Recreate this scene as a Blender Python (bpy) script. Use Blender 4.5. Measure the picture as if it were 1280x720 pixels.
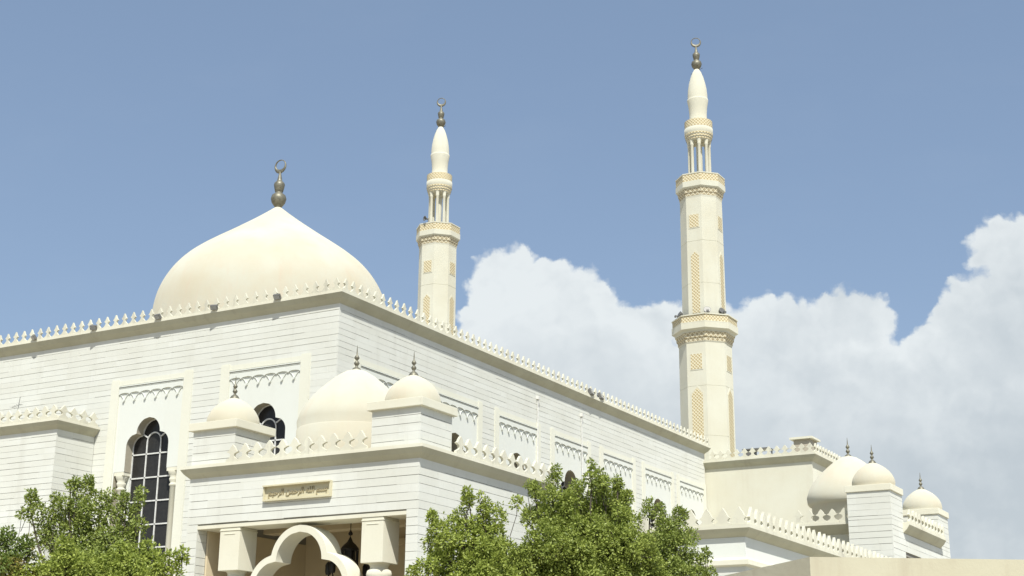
import bpy, bmesh, math, random
import numpy as np
from mathutils import Vector, Matrix
random.seed(7)
PI = math.pi
R = math.radians
for o in list(bpy.data.objects): bpy.data.objects.remove(o)
scene = bpy.context.scene
col = scene.collection

# ------------------------------------------------------------------ camera
CAM = Vector((26.4, -35.2, 1.6))
F_PX, PITCH, YAW, ROLL = 1801.5, 0.29263, 0.519955, 0.0087193   # focal length for a 1280 px wide frame
fwd = Vector((-math.sin(YAW)*math.cos(PITCH), math.cos(YAW)*math.cos(PITCH), math.sin(PITCH)))
rt0 = Vector((math.cos(YAW), math.sin(YAW), 0)); up0 = rt0.cross(fwd)
rt = rt0*math.cos(ROLL) + up0*math.sin(ROLL)
up = -rt0*math.sin(ROLL) + up0*math.cos(ROLL)
cd = bpy.data.cameras.new('camera'); cam = bpy.data.objects.new('camera', cd); col.objects.link(cam)
cd.sensor_width = 36; cd.lens = F_PX/1280*36; cd.clip_end = 5000; cd.clip_start = 0.1
cam.matrix_world = Matrix(((rt.x, up.x, -fwd.x, CAM.x), (rt.y, up.y, -fwd.y, CAM.y), (rt.z, up.z, -fwd.z, CAM.z), (0, 0, 0, 1)))
scene.camera = cam

def ray(px, py): return fwd + rt*((px-640)/F_PX) - up*((py-360)/F_PX)
def at(px, py, D):                 # point at horizontal distance D from the viewpoint
    d = ray(px, py); return CAM + d*(D/math.hypot(d.x, d.y))

# ------------------------------------------------------------------ light
SUN_EL, SUN_AZ = 53.6, 36.5        # azimuth from -Y towards +X
sv = Vector((math.sin(R(SUN_AZ))*math.cos(R(SUN_EL)), -math.cos(R(SUN_AZ))*math.cos(R(SUN_EL)), math.sin(R(SUN_EL))))
sl = bpy.data.lights.new('sun', 'SUN'); sl.energy = 4.0; sl.angle = R(0.53); sl.color = (1.0, 0.985, 0.925)
so = bpy.data.objects.new('sun', sl); col.objects.link(so); so.rotation_euler = sv.to_track_quat('Z', 'Y').to_euler()
so.location = (0, 0, 60)
vs = scene.view_settings
vs.view_transform = 'Standard'; vs.look = 'None'; vs.gamma = 1.0; vs.use_curve_mapping = False
vs.exposure = 0.50
scene.display_settings.display_device = 'sRGB'

W = bpy.data.worlds.new('World'); scene.world = W; W.use_nodes = True
nt = W.node_tree; nt.nodes.clear()
class NG:
    """small helper for math node chains"""
    def __init__(s, nt): s.nt = nt
    def n(s, t, **k):
        n = s.nt.nodes.new(t)
        for a, b in k.items(): setattr(n, a, b)
        return n
    def _in(s, sock, v):
        if isinstance(v, bpy.types.NodeSocket): s.nt.links.new(v, sock)
        else: sock.default_value = v
    def m(s, op, a, b=0.0, c=None, clamp=False):
        n = s.n('ShaderNodeMath', operation=op, use_clamp=clamp)
        s._in(n.inputs[0], a); s._in(n.inputs[1], b)
        if c is not None: s._in(n.inputs[2], c)
        return n.outputs[0]
    def v(s, op, a, b=(0, 0, 0)):
        n = s.n('ShaderNodeVectorMath', operation=op)
        s._in(n.inputs[0], a); s._in(n.inputs[1], b)
        return n.outputs['Value'] if op in ('DOT_PRODUCT', 'LENGTH', 'DISTANCE') else n.outputs[0]
    def mr(s, v, a, b, c=0.0, d=1.0, smooth=False):
        n = s.n('ShaderNodeMapRange', interpolation_type='SMOOTHSTEP' if smooth else 'LINEAR')
        s._in(n.inputs[0], v); s._in(n.inputs[1], a); s._in(n.inputs[2], b); s._in(n.inputs[3], c); s._in(n.inputs[4], d)
        return n.outputs[0]
    def comb(s, x, y, z=0.0):
        n = s.n('ShaderNodeCombineXYZ'); s._in(n.inputs[0], x); s._in(n.inputs[1], y); s._in(n.inputs[2], z); return n.outputs[0]
    def mix(s, f, a, b, mode='MIX'):
        n = s.n('ShaderNodeMix', data_type='RGBA', blend_type=mode)
        s._in(n.inputs[0], f); s._in(n.inputs[6], a); s._in(n.inputs[7], b); return n.outputs[2]
    def noise(s, vec, scale, detail=4, rough=.55, out='Fac', dim='3D'):
        n = s.n('ShaderNodeTexNoise'); n.noise_dimensions = dim
        s._in(n.inputs['Vector'], vec); n.inputs['Scale'].default_value = scale
        n.inputs['Detail'].default_value = detail; n.inputs['Roughness'].default_value = rough
        return n.outputs[out]
g = NG(nt)
SKY_STR = 0.098
sky = g.n('ShaderNodeTexSky', sky_type='NISHITA'); sky.sun_disc = False
sky.sun_elevation = R(SUN_EL); sky.sun_rotation = math.atan2(sv.x, sv.y)
sky.air_density = 1.0; sky.dust_density = 1.6; sky.ozone_density = 1.0; sky.altitude = 50
hs = g.n('ShaderNodeHueSaturation'); hs.inputs['Saturation'].default_value = 0.88; hs.inputs['Value'].default_value = 1.0
nt.links.new(sky.outputs[0], hs.inputs['Color'])
D = g.n('ShaderNodeTexCoord').outputs['Generated']
dn = g.v('NORMALIZE', D)
# cumulus bank far away: laid out on the celestial sphere around one fixed compass bearing
f_ = g.v('DOT_PRODUCT', dn, tuple(fwd)); r_ = g.v('DOT_PRODUCT', dn, tuple(rt)); u_ = g.v('DOT_PRODUCT', dn, tuple(up))
fs = g.m('MAXIMUM', f_, 0.15)
X = g.m('ADD', g.m('MULTIPLY', g.m('DIVIDE', r_, fs), F_PX/100), 6.4)     # units: 100 px of the frame
Y = g.m('ADD', g.m('MULTIPLY', g.m('DIVIDE', u_, fs), -F_PX/100), 3.6)
P0 = g.comb(X, Y)
nz1 = g.n('ShaderNodeTexNoise'); nz1.inputs['Scale'].default_value = 1.1; nz1.inputs['Detail'].default_value = 6; nz1.inputs['Roughness'].default_value = .62
nt.links.new(P0, nz1.inputs['Vector'])
off = g.v('SUBTRACT', nz1.outputs['Color'], (.5, .5, .5))
offs = g.n('ShaderNodeVectorMath', operation='SCALE'); nt.links.new(off, offs.inputs[0]); offs.inputs['Scale'].default_value = .55
P1 = g.v('MULTIPLY', g.v('ADD', P0, offs.outputs[0]), (1, 1, 0))
PUFFS = [(6.0,4.05,.36),(6.32,3.52,.50),(6.15,3.75,.4),(6.82,3.72,.55),(7.2,3.8,.55),(7.55,4.05,.45),(6.6,4.6,1.1),(7.6,4.9,1.15),
         (8.2,4.1,.42),(8.5,4.05,.36),(9.1,4.3,.5),(9.5,4.08,.42),(9.8,4.2,.52),(10.5,4.02,.42),(10.78,4.1,.44),(10.2,4.6,.7),(10.7,4.6,.45),
         (11.25,4.75,.5),(11.7,4.6,.62),(12.0,4.1,.5),(12.2,3.8,.42),(12.42,3.1,.38),(12.8,3.22,.62),(12.45,2.78,.2),(13.6,3.55,1.0),(12.6,4.4,1.1),
         (14.6,3.6,1.4),(16.2,4.0,1.3),(18,4.6,1.2),(8.8,6.0,1.8),(11.0,6.4,1.8),(6.8,6.2,1.6),(13.5,6.0,2.0),(4.6,6.5,1.1),(16.5,6.2,1.9)]
acc = None
for cx, cy, rr in PUFFS:
    d = g.m('SUBTRACT', g.v('DISTANCE', P1, (cx, cy, 0)), rr)
    acc = d if acc is None else g.n('ShaderNodeMath', operation='SMOOTH_MIN') and g.m('SMOOTH_MIN', acc, d, 0.10)
low = g.m('SUBTRACT', 6.6, Y)
acc = g.m('MINIMUM', acc, g.m('ADD', low, g.m('MULTIPLY', g.m('ABSOLUTE', g.m('SUBTRACT', X, 9.5)), .1)))
vor = g.n('ShaderNodeTexVoronoi'); vor.feature = 'SMOOTH_F1'; vor.inputs['Scale'].default_value = 4.5; vor.inputs['Smoothness'].default_value = .35
nt.links.new(P1, vor.inputs['Vector'])
vor2 = g.n('ShaderNodeTexVoronoi'); vor2.feature = 'SMOOTH_F1'; vor2.inputs['Scale'].default_value = 11; vor2.inputs['Smoothness'].default_value = .3
nt.links.new(P1, vor2.inputs['Vector'])
fine = g.noise(P0, 9, 5, .6)
dd = g.m('ADD', acc, g.m('MULTIPLY', g.m('SUBTRACT', vor.outputs['Distance'], .35), .16))
dd = g.m('ADD', dd, g.m('MULTIPLY', g.m('SUBTRACT', vor2.outputs['Distance'], .35), .07))
dd = g.m('ADD', dd, g.m('MULTIPLY', g.m('SUBTRACT', fine, .5), .08))
mask = g.mr(dd, .045, -.075, 0, 1, True)
wisp = g.mr(g.noise(g.v('MULTIPLY', P0, (.35, .8, 1)), 1.0, 6, .6), .5, .85, 0, .03)
cover = g.m('MAXIMUM', mask, wisp)
cover = g.m('MULTIPLY', cover, g.mr(f_, .1, .35))
cover = g.m('MULTIPLY', cover, .93)
# inner relief of the cloud
big = g.noise(P1, .75, 5, .55)
relief = g.m('ADD', g.m('ADD', g.m('MULTIPLY', big, .55), .10), g.m('MULTIPLY', vor.outputs['Distance'], -.12))
relief = g.m('ADD', relief, g.m('MULTIPLY', fine, .12))
litn = g.m('SUBTRACT', g.noise(P1, 1.3, 3, .5), g.noise(g.v('ADD', P1, (.10, -.15, 0)), 1.3, 3, .5))
relief = g.m('ADD', relief, g.m('MULTIPLY', litn, .75))
depth = g.mr(dd, 0, -1.1, .20, -.06)
grey = g.mr(g.m('ADD', g.m('MULTIPLY', X, .08), g.m('MULTIPLY', Y, .20)), 1.35, 2.25, 0, .50)
relief = g.m('ADD', .36, g.m('MULTIPLY', g.m('SUBTRACT', relief, .36), g.mr(dd, -1.3, -.1, .35, 1.25)))
lum = g.m('SUBTRACT', g.m('ADD', g.m('ADD', relief, depth), .38), grey)
k = 1/SKY_STR/1.414*1.0
ccol = g.mix(g.mr(lum, .22, .92), (.56*k, .62*k, .66*k, 1), (.84*k, .885*k, .895*k, 1))
skyc = g.mix(.42, hs.outputs[0], (.27*k, .40*k, .60*k, 1))
fin = g.mix(cover, skyc, ccol)
bg = g.n('ShaderNodeBackground'); nt.links.new(fin, bg.inputs[0]); bg.inputs[1].default_value = SKY_STR
wo = g.n('ShaderNodeOutputWorld'); nt.links.new(bg.outputs[0], wo.inputs[0])

# ------------------------------------------------------------------ materials
def newmat(name):
    m = bpy.data.materials.new(name); m.use_nodes = True
    n = m.node_tree; b = n.nodes['Principled BSDF']
    return m, NG(n), b
def plaster(name, c, c2, stain=(.45, .40, .32), stain_amt=.25, rough=.8, brick=False, bump=.02, spec=.3, streak=True):
    m, g, b = newmat(name)
    P = g.n('ShaderNodeNewGeometry').outputs['Position']
    base = g.mix(g.mr(g.noise(P, .55, 6, .6), .35, .68), (*c, 1), (*c2, 1))
    if brick:                       # faint tint from block to block, cladding slabs are not all cut from one stone
        t = g.n('ShaderNodeTexWhiteNoise'); t.noise_dimensions = '3D'
        q = g.v('FLOOR', g.v('MULTIPLY', g.v('ADD', P, (.03, .03, 0)), (.85, .85, 5.0)))
        nt = g.nt; nt.links.new(q, t.inputs['Vector'])
        base = g.mix(g.mr(t.outputs['Value'], 0, 1, 0, .5), base, (c2[0]*.95, c2[1]*.95, c2[2]*.93, 1))
    if streak:
        sep = g.v('MULTIPLY', P, (1.6, 1.6, .16))
        s1 = g.mr(g.noise(sep, 1.3, 7, .68), .54, .80, 0, stain_amt)
        s2 = g.mr(g.noise(P, 3.5, 6, .7), .57, .85, 0, stain_amt*.8)
        base = g.mix(g.m('MAXIMUM', s1, s2), base, (*stain, 1))
    g.nt.links.new(base, b.inputs['Base Color'])
    b.inputs['Roughness'].default_value = rough; b.inputs['Diffuse Roughness'].default_value = .6
    b.inputs['Specular IOR Level'].default_value = spec
    bp = g.n('ShaderNodeBump'); bp.inputs['Strength'].default_value = .35; bp.inputs['Distance'].default_value = bump
    g.nt.links.new(g.noise(P, 14, 6, .7), bp.inputs['Height']); g.nt.links.new(bp.outputs[0], b.inputs['Normal'])
    return m
M = {}
M['marble'] = plaster('white_marble_cladding', (.735, .742, .685), (.67, .668, .60), rough=.5, brick=True, bump=.004, stain_amt=.34, stain=(.47, .455, .39), spec=.4)
M['panelstone'] = plaster('smooth_white_stone', (.72, .735, .68), (.70, .71, .645), rough=.55, bump=.004, stain_amt=.12)
M['cream'] = plaster('cream_plaster', (.70, .69, .58), (.66, .635, .51), rough=.85, bump=.01, stain_amt=.28, stain=(.52, .46, .35))
M['dome'] = plaster('cream_dome_paint', (.60, .585, .48), (.58, .53, .40), rough=.7, bump=.01, stain_amt=.5, stain=(.62, .49, .36))
M['trim'] = plaster('cream_white_trim', (.73, .715, .595), (.69, .66, .53), rough=.75, bump=.008, stain_amt=.35, stain=(.50, .45, .35))
M['merlon'] = plaster('weathered_white_stone', (.70, .685, .565), (.60, .575, .46), rough=.8, bump=.01, stain_amt=.8, stain=(.33, .31, .26))
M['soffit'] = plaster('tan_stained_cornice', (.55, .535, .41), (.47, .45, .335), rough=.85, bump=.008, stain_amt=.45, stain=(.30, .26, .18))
M['interior'] = plaster('tan_interior_paint', (.68, .59, .41), (.64, .55, .38), rough=.8, bump=.004, stain_amt=.1)
M['gap'] = plaster('grey_joint', (.30, .29, .26), (.24, .23, .20), streak=False)
M['reveal'] = plaster('shade_toned_tan_reveal', (.42, .385, .30), (.36, .33, .25), rough=.85, stain_amt=.2)  # tan plaster with the shade of the window recess put into its colour
M['plaque'] = plaster('ochre_cream_stone', (.66, .615, .44), (.58, .53, .36), rough=.8, stain_amt=.3, stain=(.40, .35, .24))
M['roof'] = plaster('roof_screed', (.50, .45, .36), (.42, .38, .30))
M['yardwall'] = plaster('yellow_cream_render', (.60, .575, .44), (.56, .525, .39), rough=.9, bump=.012, stain_amt=.6, stain=(.42, .36, .26))
M['ground'] = plaster('sandy_ground', (.50, .43, .31), (.43, .36, .26), rough=.95, bump=.03)
M['paving'] = plaster('paving_stone', (.52, .48, .38), (.46, .42, .33), rough=.9)
M['asphalt'] = plaster('asphalt', (.055, .055, .055), (.045, .045, .045), rough=.95, streak=False)
M['paint'] = plaster('white_road_paint', (.78, .78, .75), (.7, .7, .68), streak=False)

def simple(name, c, rough=.5, metal=0., spec=.5, var=.25):
    m, g, b = newmat(name)
    P = g.n('ShaderNodeNewGeometry').outputs['Position']
    base = g.mix(g.mr(g.noise(P, 9, 5, .65), .35, .7), (*c, 1), (c[0]*(1-var), c[1]*(1-var), c[2]*(1-var), 1))
    g.nt.links.new(base, b.inputs['Base Color'])
    b.inputs['Roughness'].default_value = rough; b.inputs['Metallic'].default_value = metal
    b.inputs['Specular IOR Level'].default_value = spec
    return m
M['bronze'] = simple('weathered_bronze', (.24, .225, .165), .5, .4, var=.5)
M['glass'] = simple('dark_window_glass', (.034, .033, .031), .22, 0, .25, .3)
M['iron'] = simple('black_iron', (.03, .028, .026), .5, .3)
M['lamp'] = simple('grey_floodlight', (.19, .185, .17), .5, .3)
M['lampglass'] = simple('floodlight_glass', (.35, .36, .36), .1, 0, .6)
M['surround'] = plaster('cream_window_surround', (.73, .725, .625), (.71, .70, .59), rough=.7, stain_amt=.15)
M['frame'] = simple('white_window_frame', (.74, .74, .70), .5, 0)
M['pipe'] = simple('white_pipe', (.76, .75, .70), .5, 0)
M['cable'] = simple('black_cable', (.04, .04, .04), .6)
M['grille'] = None
def lattice_mat(name, bar, hole, scale):
    m, g, b = newmat(name)
    tc = g.n('ShaderNodeTexCoord').outputs['UV']
    sp = g.n('ShaderNodeSeparateXYZ'); g.nt.links.new(tc, sp.inputs[0])
    a = g.m('FRACT', g.m('MULTIPLY', g.m('ADD', sp.outputs[0], sp.outputs[1]), scale))
    c = g.m('FRACT', g.m('MULTIPLY', g.m('SUBTRACT', sp.outputs[0], sp.outputs[1]), scale))
    aa = g.m('ABSOLUTE', g.m('SUBTRACT', a, .5)); cc = g.m('ABSOLUTE', g.m('SUBTRACT', c, .5))
    h = g.m('MAXIMUM', aa, cc)
    f = g.mr(h, .30, .38)
    base = g.mix(f, (*hole, 1), (*bar, 1))
    g.nt.links.new(base, b.inputs['Base Color']); b.inputs['Roughness'].default_value = .85
    bp = g.n('ShaderNodeBump'); bp.inputs['Strength'].default_value = .8; bp.inputs['Distance'].default_value = .03
    g.nt.links.new(f, bp.inputs['Height']); g.nt.links.new(bp.outputs[0], b.inputs['Normal'])
    return m
M['lattice'] = lattice_mat('cream_and_tan_lattice', (.72, .655, .46), (.47, .37, .19), 5.6)
M['corbel'] = lattice_mat('carved_corbel_band', (.66, .60, .43), (.40, .33, .20), 4.0)

def leafmat(name, c1, c2, c3=None):
    m, g, b = newmat(name)
    geo = g.n('ShaderNodeNewGeometry')
    rnd = geo.outputs['Random Per Island']
    P = geo.outputs['Position']
    base = g.mix(rnd, (*c1, 1), (*c2, 1))
    if c3: base = g.mix(g.mr(g.noise(P, 1.6, 4, .6), .50, .62), base, (*c3, 1))
    nt = g.nt
    b.inputs['Roughness'].default_value = .5; b.inputs['Specular IOR Level'].default_value = .35
    nt.links.new(base, b.inputs['Base Color'])
    tr = g.n('ShaderNodeBsdfTranslucent'); nt.links.new(g.mix(.5, base, (.26, .32, .05, 1)), tr.inputs[0])
    mx = g.n('ShaderNodeMixShader'); mx.inputs[0].default_value = .36
    nt.links.new(b.outputs[0], mx.inputs[1]); nt.links.new(tr.outputs[0], mx.inputs[2])
    nt.links.new(mx.outputs[0], nt.nodes['Material Output'].inputs[0])
    return m
M['leaf_mid'] = leafmat('mid_green_leaves', (.165, .215, .040), (.420, .480, .110))
M['leaf_dark'] = leafmat('dark_green_leaves', (.150, .200, .044), (.385, .445, .110))
M['leaf_light'] = leafmat('light_green_leaves', (.195, .250, .044), (.450, .510, .110))
M['leaf_yellow'] = leafmat('yellow_tipped_leaves', (.120, .180, .040), (.22, .28, .065), (.36, .29, .08))
M['bark'] = plaster('grey_brown_bark', (.11, .095, .07), (.07, .055, .04), rough=.95, bump=.03, streak=False)

# ------------------------------------------------------------------ mesh helpers
def smooth_profile(P, n=5):
    out = []
    for i in range(len(P)-1):
        p0, p1, p2, p3 = P[max(i-1, 0)], P[i], P[i+1], P[min(i+2, len(P)-1)]
        for k in range(n):
            t = k/n
            out.append(tuple(.5*((2*p1[c])+(-p0[c]+p2[c])*t+(2*p0[c]-5*p1[c]+4*p2[c]-p3[c])*t*t+(-p0[c]+3*p1[c]-3*p2[c]+p3[c])*t**3) for c in (0, 1)))
    out.append(P[-1]); return [(max(r, 0), z) for r, z in out]
class MB:
    def __init__(s): s.v = []; s.f = []; s.sm = []; s.uv = {}
    def add(s, vs, fs, smooth=False):
        o = len(s.v); s.v += [tuple(v) for v in vs]
        for f in fs: s.f.append(tuple(i+o for i in f)); s.sm.append(smooth)
        return s
    def box(s, x0, y0, z0, x1, y1, z1):
        return s.add([(x0,y0,z0),(x1,y0,z0),(x1,y1,z0),(x0,y1,z0),(x0,y0,z1),(x1,y0,z1),(x1,y1,z1),(x0,y1,z1)],
                     [(0,3,2,1),(4,5,6,7),(0,1,5,4),(1,2,6,5),(2,3,7,6),(3,0,4,7)])
    def lathe(s, prof, cx=0, cy=0, n=24, smooth=True, rot=0.):
        vs = []; k = len(prof)
        for i in range(n):
            a = 2*PI*i/n + rot
            for r, z in prof: vs.append((cx+r*math.cos(a), cy+r*math.sin(a), z))
        fs = []
        for i in range(n):
            j = (i+1) % n
            for q in range(k-1): fs.append((i*k+q, j*k+q, j*k+q+1, i*k+q+1))
        s.add(vs, fs, smooth)
        if prof[0][0] > 1e-4: s.add([vs[i*k] for i in range(n)][::-1], [tuple(range(n))])
        if prof[-1][0] > 1e-4: s.add([vs[i*k+k-1] for i in range(n)], [tuple(range(n))])
        return s
    def octo(s, prof, cx=0, cy=0):  # octagon with faces on the axes; prof gives (circumradius, z)
        return s.lathe(prof, cx, cy, 8, False, PI/8)
    def tube(s, pts, r, n=8, smooth=True):
        pts = [Vector(p) for p in pts]; rr = r if isinstance(r, (list, tuple)) else [r]*len(pts)
        vs = []; ref = Vector((0.31, .17, 1)).normalized()
        for i, p in enumerate(pts):
            t = (pts[min(i+1, len(pts)-1)] - pts[max(i-1, 0)]).normalized()
            a = t.cross(ref)
            if a.length < .05: a = t.cross(Vector((1, 0, 0)))
            a.normalize(); b = t.cross(a)
            for q in range(n):
                w = 2*PI*q/n; vs.append(p + a*math.cos(w)*rr[i] + b*math.sin(w)*rr[i])
        fs = []
        for i in range(len(pts)-1):
            for q in range(n):
                q2 = (q+1) % n; fs.append((i*n+q, i*n+q2, (i+1)*n+q2, (i+1)*n+q))
        s.add(vs, fs, smooth)
        s.add(vs[:n][::-1], [tuple(range(n))]); s.add(vs[-n:], [tuple(range(n))])
        return s
    def prism(s, poly, y0, y1):     # polygon in (x, z) extruded along y
        n = len(poly)
        vs = [(x, y0, z) for x, z in poly] + [(x, y1, z) for x, z in poly]
        fs = [tuple(range(n)), tuple(range(2*n-1, n-1, -1))]
        for i in range(n): j = (i+1) % n; fs.append((i, i+n, j+n, j))
        return s.add(vs, fs)
    def xf(s, mat): s.v = [tuple(mat @ Vector(v)) for v in s.v]; return s
    def build(s, name, mat, parent=None, mw=None, bevel=0, fixn=True):
        me = bpy.data.meshes.new(name)
        v = s.v if mw is None else [tuple(mw @ Vector(q)) for q in s.v]
        me.from_pydata(v, [], s.f); me.polygons.foreach_set('use_smooth', s.sm)
        if fixn:
            bm = bmesh.new(); bm.from_mesh(me); bmesh.ops.recalc_face_normals(bm, faces=bm.faces); bm.to_mesh(me); bm.free()
        me.materials.append(mat); me.update()
        o = bpy.data.objects.new(name, me); col.objects.link(o)
        if parent is not None: o.parent = parent; o.matrix_parent_inverse = Matrix.Identity(4)
        if bevel:
            b = o.modifiers.new('bevel', 'BEVEL'); b.width = bevel; b.segments = 2; b.limit_method = 'ANGLE'
        return o
def tag(o, label, cat, group=None):
    o['label'] = label; o['category'] = cat
    if group: o['group'] = group
    return o
def thing(name, label, cat, loc=(0, 0, 0), rz=0, group=None):
    o = bpy.data.objects.new(name, None); col.objects.link(o)
    o.location = loc; o.rotation_euler = (0, 0, rz); o.empty_display_size = .3
    return tag(o, label, cat, group)
def instance(o, loc, rz=0, parent=None):
    c = o.copy(); col.objects.link(c); c.parent = parent if parent is not None else o.parent
    c.location = loc; c.rotation_euler = (0, 0, rz); return c
def local_uv(o, axis='xz'):
    """planar uv in metres: u along the face's horizontal direction, v up"""
    me = o.data; uv = me.uv_layers.new(name='UVMap')
    for p in me.polygons:
        n = p.normal; t = Vector((-n.y, n.x, 0))
        if t.length < .2: t = Vector((1, 0, 0))
        t.normalize()
        c = p.center
        for li in p.loop_indices:
            q = me.vertices[me.loops[li].vertex_index].co
            uv.data[li].uv = ((q-c).dot(t), q.z)

# map a facade (u along the wall, w outwards, z up) into the thing's local frame
def facade(kind, x=0, y=0):
    if kind == 'front': return Matrix(((1,0,0,x),(0,-1,0,y),(0,0,1,0),(0,0,0,1)))   # u=+X, w=-Y
    if kind == 'side':  return Matrix(((0,1,0,x),(1,0,0,y),(0,0,1,0),(0,0,0,1)))    # u=+Y, w=+X
    if kind == 'left':  return Matrix(((0,-1,0,x),(1,0,0,y),(0,0,1,0),(0,0,0,1)))   # u=+Y, w=-X
    if kind == 'back':  return Matrix(((1,0,0,x),(0,1,0,y),(0,0,1,0),(0,0,0,1)))

def coursed(mb, u0, u1, z0, z1, holes=(), pitch=.2, w0=0., seed=1, gapk=1.0, blk=1.15):
    """horizontal cladding courses made of separate slabs with open joints; w is outwards, face at w0"""
    rng = random.Random(seed); t = .035
    k = 0; z = z1
    while z > z0 + .02:
        zb = max(z - pitch, z0)
        spans = [(u0, u1)]
        for (a, b, c, d) in holes:
            if zb < d-1e-4 and z > c+1e-4:
                ns = []
                for s, e in spans:
                    if b <= s or a >= e: ns.append((s, e)); continue
                    if a > s: ns.append((s, a))
                    if b < e: ns.append((b, e))
                spans = ns
        # clip courses partly cut by a hole: treat as fully cut above the hole top only
        for s, e in spans:
            u = s
            off = rng.uniform(.3, 1.0)*blk
            while u < e-1e-4:
                v = min(u+off, e)
                if e - v < .25: v = e
                off = blk*rng.uniform(.85, 1.15)
                gp = gapk*(rng.uniform(.006, .015) if rng.random() > .12 else .003)
                dw = rng.uniform(-.0015, .0015)
                mb.box(u+.0012, w0-t, zb+gp, v-.0012, w0+dw, z)
                u = v
        z = zb; k += 1
    return mb

# trefoil opening: half width as a function of height
def trefoil(zi, r1, r2, cx2, dz):
    """zi: height where the straight jambs end (centre of the side lobes); returns half-width function and slices"""
    def h(z):
        if z <= zi: return cx2+r2
        a = cx2+math.sqrt(max(r2*r2-(z-zi)**2, 0)) if z < zi+r2 else 0
        zc = zi+dz
        b = math.sqrt(max(r1*r1-(z-zc)**2, 0)) if abs(z-zc) < r1 and z > zi+r2*.5 else 0
        return max(a, b)
    return h
def slices(za, zb, n):
    return [za+(zb-za)*i/n for i in range(n+1)]

def arch_panel(mb, c, uL, uR, z0, z1, h, zs, w_front, w_back, rv=None):
    rv = rv or mb
    """flat panel between uL..uR and z0..z1 with an opening of half width h(z) around u=c, with reveals of the panel's own thickness"""
    # front face strips
    def q(a, b, c_, d, m=None): (m or mb).add([a, b, c_, d], [(0, 1, 2, 3)])
    zs = [z for z in zs if z0 <= z <= z1]
    for i in range(len(zs)-1):
        a, b = zs[i], zs[i+1]; ha, hb = h(a+1e-5), h(b-1e-5)
        if ha <= 1e-4 and hb <= 1e-4:
            q((uL, w_front, a), (uR, w_front, a), (uR, w_front, b), (uL, w_front, b)); continue
        for sgn, ue in ((-1, uL), (1, uR)):
            q((ue, w_front, a), (c+sgn*ha, w_front, a), (c+sgn*hb, w_front, b), (ue, w_front, b))
            q((c+sgn*ha, w_front, a), (c+sgn*ha, w_back, a), (c+sgn*hb, w_back, b), (c+sgn*hb, w_front, b), rv)
        # ledge where the half width jumps
        h2 = h(b+1e-5)
        if abs(h2-hb) > 1e-3 and i < len(zs)-2:
            for sgn in (-1, 1):
                q((c+sgn*hb, w_front, b), (c+sgn*h2, w_front, b), (c+sgn*h2, w_back, b), (c+sgn*hb, w_back, b), rv)

# merlon outline (fleur shaped battlement piece)
OUT = {
 'hall': [(.201,0),(.201,.03),(.17,.05),(.11,.085),(.07,.13),(.053,.175),(.062,.20),(.10,.212),(.128,.236),(.108,.262),(.074,.285),(.068,.30),(.05,.33),(.03,.365),(.012,.395),(0,.42)],
 'porch': [(.206,0),(.206,.075),(.165,.095),(.092,.13),(.062,.18),(.072,.235),(.122,.262),(.19,.285),(.196,.305),(.15,.325),(.115,.345),(.105,.375),(.075,.42),(.035,.465),(0,.50)],
 'low': [(.206,0),(.206,.04),(.17,.06),(.135,.09),(.13,.12),(.16,.15),(.19,.17),(.185,.19),(.135,.215),(.115,.255),(.09,.30),(.055,.345),(.022,.385),(0,.425)]}
def merlon_mesh(name, kind, thick):
    h = OUT[kind]; h = [(x*(1 if z < .05 else {'hall': .86, 'porch': .95, 'low': .95}[kind]), z*(.92 if kind == 'porch' else 1)) for x, z in h]; poly = h + [(-x, z) for x, z in h[:-1][::-1]]
    mb = MB(); mb.prism(poly, -thick/2, thick/2)
    me = bpy.data.meshes.new(name); me.from_pydata(mb.v, [], mb.f)
    bm = bmesh.new(); bm.from_mesh(me); bmesh.ops.recalc_face_normals(bm, faces=bm.faces); bm.to_mesh(me); bm.free()
    me.materials.append(M['merlon']); return me
ME_HALL = merlon_mesh('merlon', 'hall', .065)
ME_PORCH = merlon_mesh('merlon', 'porch', .07)
ME_LOW = merlon_mesh('merlon', 'low', .07)
def merlon_row(parapet, me, x0, y0, x1, y1, z, pitch, limit=None, inset=0):
    """row of separate merlons from (x0,y0) to (x1,y1); those past the limit become one mesh"""
    L = math.hypot(x1-x0, y1-y0); n = max(1, round(L/pitch)); ang = math.atan2(y1-y0, x1-x0)
    made = 0; rest = MB()
    for i in range(n):
        t = (i+.5)/n; x = x0+(x1-x0)*t; y = y0+(y1-y0)*t
        j = random.uniform(-.008, .008)
        if limit is not None and made >= limit:
            mw = Matrix.Translation((x, y, z)) @ Matrix.Rotation(ang, 4, 'Z')
            rest.add([mw @ v.co for v in me.vertices], [tuple(p.vertices) for p in me.polygons]); continue
        o = bpy.data.objects.new('merlon', me); col.objects.link(o); o.parent = parapet
        o.location = (x, y, z+j*.6); o.rotation_euler = (j*3, random.uniform(-.02, .02), ang+random.uniform(-.03, .03)); o.scale = (L/n/pitch, 1, 1+random.uniform(-.02, .02)); made += 1
    if rest.v:
        r = rest.build('merlon_row', M['merlon'], parapet); r['kind'] = 'stuff'
    return made

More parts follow.
